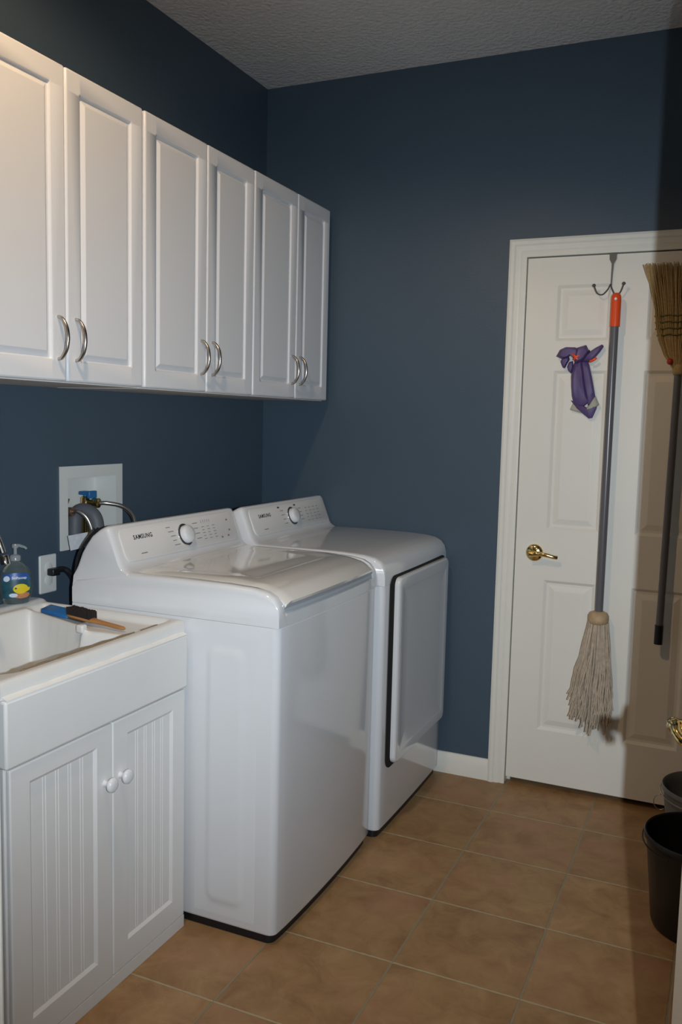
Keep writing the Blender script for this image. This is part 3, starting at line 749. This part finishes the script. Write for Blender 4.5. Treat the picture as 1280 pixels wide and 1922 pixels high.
# ------------------------------------------------------------------ over-door hook, mop, broom, gloves
HXc = 1.428
t = thing('over_door_hook', 'metal double hook hanging over the top of the white door, holding the mop', 'hook', (HXc, -.004, 1.92))
b = B(); 
secs = []
for z, w_ in ((DT+.0, .013), (2.020, .012), (2.005, .004), (1.965, .0028), (1.925, .0028)):
    secs.append([Vector((HXc+sx*w_+(.002 if z > 2 else .0015*(z-1.925)/.08), y, z)) for sx, y in ((-1, -.0015), (1, -.0015), (1, -.0040), (-1, -.0040))])
loft(b, secs); finish('strap', b, HOOKM, t)
b = B(); tube(b, spline([(HXc-.002, -.006, 1.932), (HXc-.010, -.012, 1.912), (HXc-.026, -.020, 1.894), (HXc-.044, -.026, 1.899), (HXc-.054, -.034, 1.922)], 6), .0026, 8); lathe(b, [(.002, -.006), (.006, -.002), (.0065, .001), (.003, .006)], (HXc-.055, -.035, 1.925), (0, 0, 1), 12); finish('hook_arm', b, HOOKM, t, smooth=60)
b = B(); tube(b, spline([(HXc-.002, -.006, 1.932), (HXc+.006, -.012, 1.912), (HXc+.020, -.020, 1.890), (HXc+.036, -.026, 1.899), (HXc+.047, -.034, 1.925)], 6), .0026, 8); lathe(b, [(.002, -.006), (.006, -.002), (.0065, .001), (.003, .006)], (HXc+.048, -.035, 1.928), (0, 0, 1), 12); finish('hook_arm', b, HOOKM, t, smooth=60)

MX, MY = 1.453, -.044
t = thing('string_mop', 'string mop with grey pole and orange grip hanging from the hook on the white door', 'mop', (MX, MY, .74))
b = B(); lathe(b, [(.0175, 0), (.0178, .09), (.0165, .108), (.012, .116), (.006, .119)], (MX+.001, MY, 1.776), (0, 0, 1), 20); gp = finish('grip', b, ORANGE, t, smooth=50)
b = B(); lathe(b, [(.004, 0), (.0045, .0015)], (MX+.001, MY-.0172, 1.872), (0, -1, -.0), 12); finish('hang_hole', b, LWHITE, gp)
b = B(); tube(b, [(MX, MY, .70), (MX, MY, 1.78)], .0148, 20); finish('pole', b, POLE, t, smooth=50)
b = B(); lathe(b, [(.026, .692), (.034, .696), (.0375, .708), (.037, .724), (.031, .735), (.018, .741)], (MX, MY, 0), (0, 0, 1), 24); finish('collar', b, WOODC, t, smooth=50)
b = B()
for k in range(290):
    a = random.uniform(0, 2*math.pi); q = math.sqrt(random.random()); 
    r0 = .036*q; ca, sa = math.cos(a), math.sin(a)
    x0 = MX+r0*ca; yy0 = MY+.0*sa+r0*.8*sa
    spread = .070*q; xe = MX-.014+spread*ca*1.12; ye = MY-.006+.030*q*sa
    ln = random.uniform(.31, .40)-.03*abs(ca)*q*(.5+random.random()*.6); ze = .700-ln
    if random.random() < .12: ze -= random.uniform(.02, .05)
    P = []; ph = random.uniform(0, 6.3); am = random.uniform(.002, .007)
    for i in range(12):
        s = i/11; f_ = s**1.35
        out = math.sin(min(1, s*2.2)*math.pi/2)
        x = x0+(xe-x0)*f_+am*math.sin(ph+s*14)*s+.008*ca*q*out; y = yy0+(ye-yy0)*f_+am*math.cos(ph+s*12)*s; z = .700+(ze-.700)*s
        P.append((x, min(y, -.010), z))
    tube(b, P, [.0025+.0006*random.random()]*12, 5)
finish('mop_strands', b, COTTON, t, smooth=80)['kind'] = 'stuff'

BXc, BYc = 1.678, -.050
t = thing('straw_broom', 'straw broom hanging bristles up on the door at the right edge', 'broom', (BXc, BYc, 1.2))
b = B(); tube(b, [(BXc-.012, BYc, .70), (BXc-.002, BYc, 1.62)], .0130, 18); finish('pole', b, POLE, t, smooth=50)
b = B(); tube(b, [(BXc-.0127, BYc, .645), (BXc-.0122, BYc, .715)], .0150, 18); finish('end_cap', b, BLACK, t, smooth=50)
b = B(); lathe(b, [(.016, 1.605), (.021, 1.610), (.021, 1.632), (.019, 1.640)], (BXc, BYc, 0), (0, 0, 1), 20); finish('ferrule', b, STRAW, t, smooth=50)
# shape: half-width against height
def bw(z):
    z = max(z, 1.63)
    pts = [(1.63, .020), (1.66, .044), (1.70, .066), (1.76, .082), (1.83, .090), (1.90, .107), (1.985, .128), (2.02, .132)]
    for p, q in zip(pts, pts[1:]):
        if p[0] <= z <= q[0]: return p[1]+(q[1]-p[1])*(z-p[0])/(q[0]-p[0])
    return pts[-1][1]
b = B()
for k in range(520):
    u = random.uniform(-1, 1); v = random.uniform(-1, 1); top_ = 1.985+random.uniform(-.012, .008); P = []
    for i in range(8):
        s = i/7; z = 1.625+(top_-1.625)*s; wv = bw(z); P.append((BXc+u*wv+.002*math.sin(k+s*7)*s, BYc+v*(.016+.006*math.sin(s*2.2))*math.sqrt(max(0, 1-u*u*.7)), z))
    tube(b, P, [.0017, .0019, .0019, .0018, .0017, .0015, .0012, .0008], 4)
for du in (-.010, -.003):
    P = [(BXc+.004-bw(1.9), BYc, 1.90), (BXc-bw(1.95)+du*.5, BYc, 1.95), (BXc-bw(1.985)+du, BYc, 1.988)]; tube(b, P, [.0014]*3, 4)
br = finish('bristles', b, STRAW, t, smooth=80)
for z in (1.742, 1.764, 1.786, 1.808):
    b = B(); P = []; wv = bw(z)+.002
    for i in range(41):
        a = 2*math.pi*i/40; P.append((BXc+wv*math.cos(a), BYc+.0225*math.sin(a), z+.002*math.sin(i*1.7)))
    tube(b, P, .0025, 6); finish('stitching', b, STITCH, br, smooth=60)
b = B(); lathe(b, [(.004, -.010), (.010, -.006), (.011, 0), (.009, .008), (.003, .011)], (BXc-.030, BYc-.014, 1.650), (0, 0, 1), 14); finish('red_clip', b, RED, t, smooth=60)

# gloves
GX, GY = 1.352, -.030
t = thing('rubber_gloves', 'pair of purple rubber gloves with grey cuffs hanging on the white door', 'gloves', (GX, GY, 1.58))
def puff(P, yb, depth, m, name, parent, grow=1.0, crease=0):
    """a soft folded piece of rubber sheet: outline, real thickness, domed front"""
    bm = B(); n = len(P); cx_ = sum(p[0] for p in P)/n; cz_ = sum(p[1] for p in P)/n
    def ring(k, y):
        k *= grow; return [bm.verts.new((cx_+(x-cx_)*k, y, cz_+(z-cz_)*k)) for x, z in P]
    R_ = [ring(.94, yb), ring(1.04, yb-depth*.35), ring(1.0, yb-depth*.62), ring(.70, yb-depth*.95)]
    for a, b_ in zip(R_, R_[1:]):
        for k in range(n): bm.faces.new((a[k], a[(k+1)%n], b_[(k+1)%n], b_[k]))
    for rg, y in ((R_[0], yb), (R_[-1], yb-depth*(1.0-crease))):
        c = bm.verts.new((cx_, y, cz_))
        for k in range(n): bm.faces.new((rg[k], rg[(k+1)%n], c))
    return finish(name, bm, m, parent, smooth=42, bevel=.002, ang=42)
g1 = puff([(1.317, 1.656), (1.338, 1.67), (1.347, 1.634), (1.352, 1.593), (1.359, 1.555), (1.372, 1.51), (1.357, 1.496), (1.34, 1.496), (1.319, 1.506), (1.312, 1.53), (1.308, 1.565), (1.306, 1.599), (1.31, 1.634)], -.004, .030, PURPLE, 'glove', t, crease=.2)
g2 = puff([(1.337, 1.668), (1.362, 1.657), (1.368, 1.64), (1.377, 1.606), (1.385, 1.572), (1.394, 1.531), (1.382, 1.509), (1.371, 1.497), (1.362, 1.531), (1.354, 1.565), (1.348, 1.599), (1.342, 1.634)], -.004, .022, PURPLE, 'glove', t)
puff([(1.318, 1.508), (1.347, 1.498), (1.371, 1.483), (1.396, 1.497), (1.393, 1.483), (1.383, 1.457), (1.373, 1.455), (1.355, 1.469), (1.337, 1.484)], -.004, .016, PURPLE, 'glove_hem', g2, grow=1.22)
puff([(1.249, 1.675), (1.262, 1.699), (1.282, 1.708), (1.313, 1.707), (1.332, 1.699), (1.331, 1.678), (1.318, 1.663), (1.311, 1.675), (1.3, 1.68), (1.284, 1.668), (1.267, 1.667)], -.004, .036, PURPLE, 'glove_finger', g1)
puff([(1.264, 1.655), (1.27, 1.668), (1.292, 1.675), (1.296, 1.663), (1.287, 1.648), (1.28, 1.632), (1.273, 1.634)], -.006, .022, PURPLE, 'glove_finger', g1)
puff([(1.289, 1.637), (1.295, 1.654), (1.308, 1.658), (1.31, 1.634), (1.304, 1.613), (1.293, 1.622)], -.005, .018, PURPLE, 'glove_finger', g1)
puff([(1.324, 1.705), (1.354, 1.714), (1.362, 1.698), (1.369, 1.695), (1.355, 1.671), (1.339, 1.654), (1.319, 1.647), (1.314, 1.668)], -.006, .042, PURPLE, 'glove_finger', g2, crease=.15)
puff([(1.341, 1.654), (1.351, 1.675), (1.364, 1.688), (1.39, 1.706), (1.409, 1.716), (1.415, 1.709), (1.404, 1.691), (1.385, 1.667), (1.369, 1.654)], -.006, .026, PURPLE, 'glove_finger', g2)
puff([(1.314, 1.502), (1.305, 1.48), (1.329, 1.473), (1.353, 1.467), (1.337, 1.484), (1.321, 1.499)], -.003, .008, GCUFF, 'cuff', g1)
puff([(1.394, 1.531), (1.409, 1.499), (1.388, 1.481), (1.362, 1.472), (1.358, 1.478), (1.374, 1.497), (1.383, 1.514)], -.003, .017, GCUFF, 'cuff', g2)
for P in ([(1.310, -.036, 1.680), (1.320, -.042, 1.672), (1.330, -.040, 1.660)], [(1.316, -.036, 1.662), (1.322, -.042, 1.670), (1.333, -.040, 1.676)], [(1.372, -.030, 1.655), (1.384, -.034, 1.660), (1.394, -.032, 1.668)]):
    b = B(); tube(b, spline(P, 5), .0050, 8); finish('orange_band', b, ORANGE, t, smooth=60)

# ------------------------------------------------------------------ buckets
def bucket(name, label, c, r0, r1, h_, m, bail=True, grip=False):
    t = thing(name, label, 'bucket', (c[0], c[1], 0), 'buckets by the right wall')
    bm = B(); lathe(bm, [(r0*.86, .001), (r0*.97, .006), (r0, .016), (r1*.992, h_-.018), (r1*1.035, h_-.015), (r1*1.04, h_-.004), (r1*1.02, h_), (r1*.99, h_-.003), (r1*.955, h_-.03), (r0*.95, .02), (r0*.9, .012)], (c[0], c[1], 0), (0, 0, 1), 48)
    o = finish('bucket_body', bm, m, t, smooth=45)
    bm = B(); P = [(c[0]+(r1*1.06)*math.cos(a), c[1]+(r1*1.06)*math.sin(a), h_-.02-.012*math.sin(max(0, min(math.pi, a-math.pi*.9)))) for a in [math.radians(60+d) for d in range(0, 181, 10)]]
    tube(bm, P, .0022, 6); finish('wire_handle', bm, BLACK if m is BLACK else NICKEL, t, smooth=60)
    return t
bucket('bucket', 'black plastic bucket on the tile floor, nearer one, at the right edge', (1.857, -.755), .125, .150, .275, BLACK)
gt = bucket('bucket', 'dark grey plastic bucket behind the black one, next to the back door', (1.868, -.375), .115, .140, .270, DGREY)
b = B(); tube(b, [(1.737+.001+.020*math.cos(a)-.015, -.40, .205+.026*math.sin(a)) for a in [math.radians(50+d) for d in range(0, 270, 15)]], .0014, 6); finish('wire_loop', b, NICKEL, gt, smooth=60)
b = B(); P = spline([(1.80, -.255, .27), (1.80, -.262, .30), (1.86, -.262, .312), (1.92, -.262, .30), (1.92, -.255, .27)], 6); tube(b, P, .008, 8); finish('pour_lip', b, DGREY, gt, smooth=60)
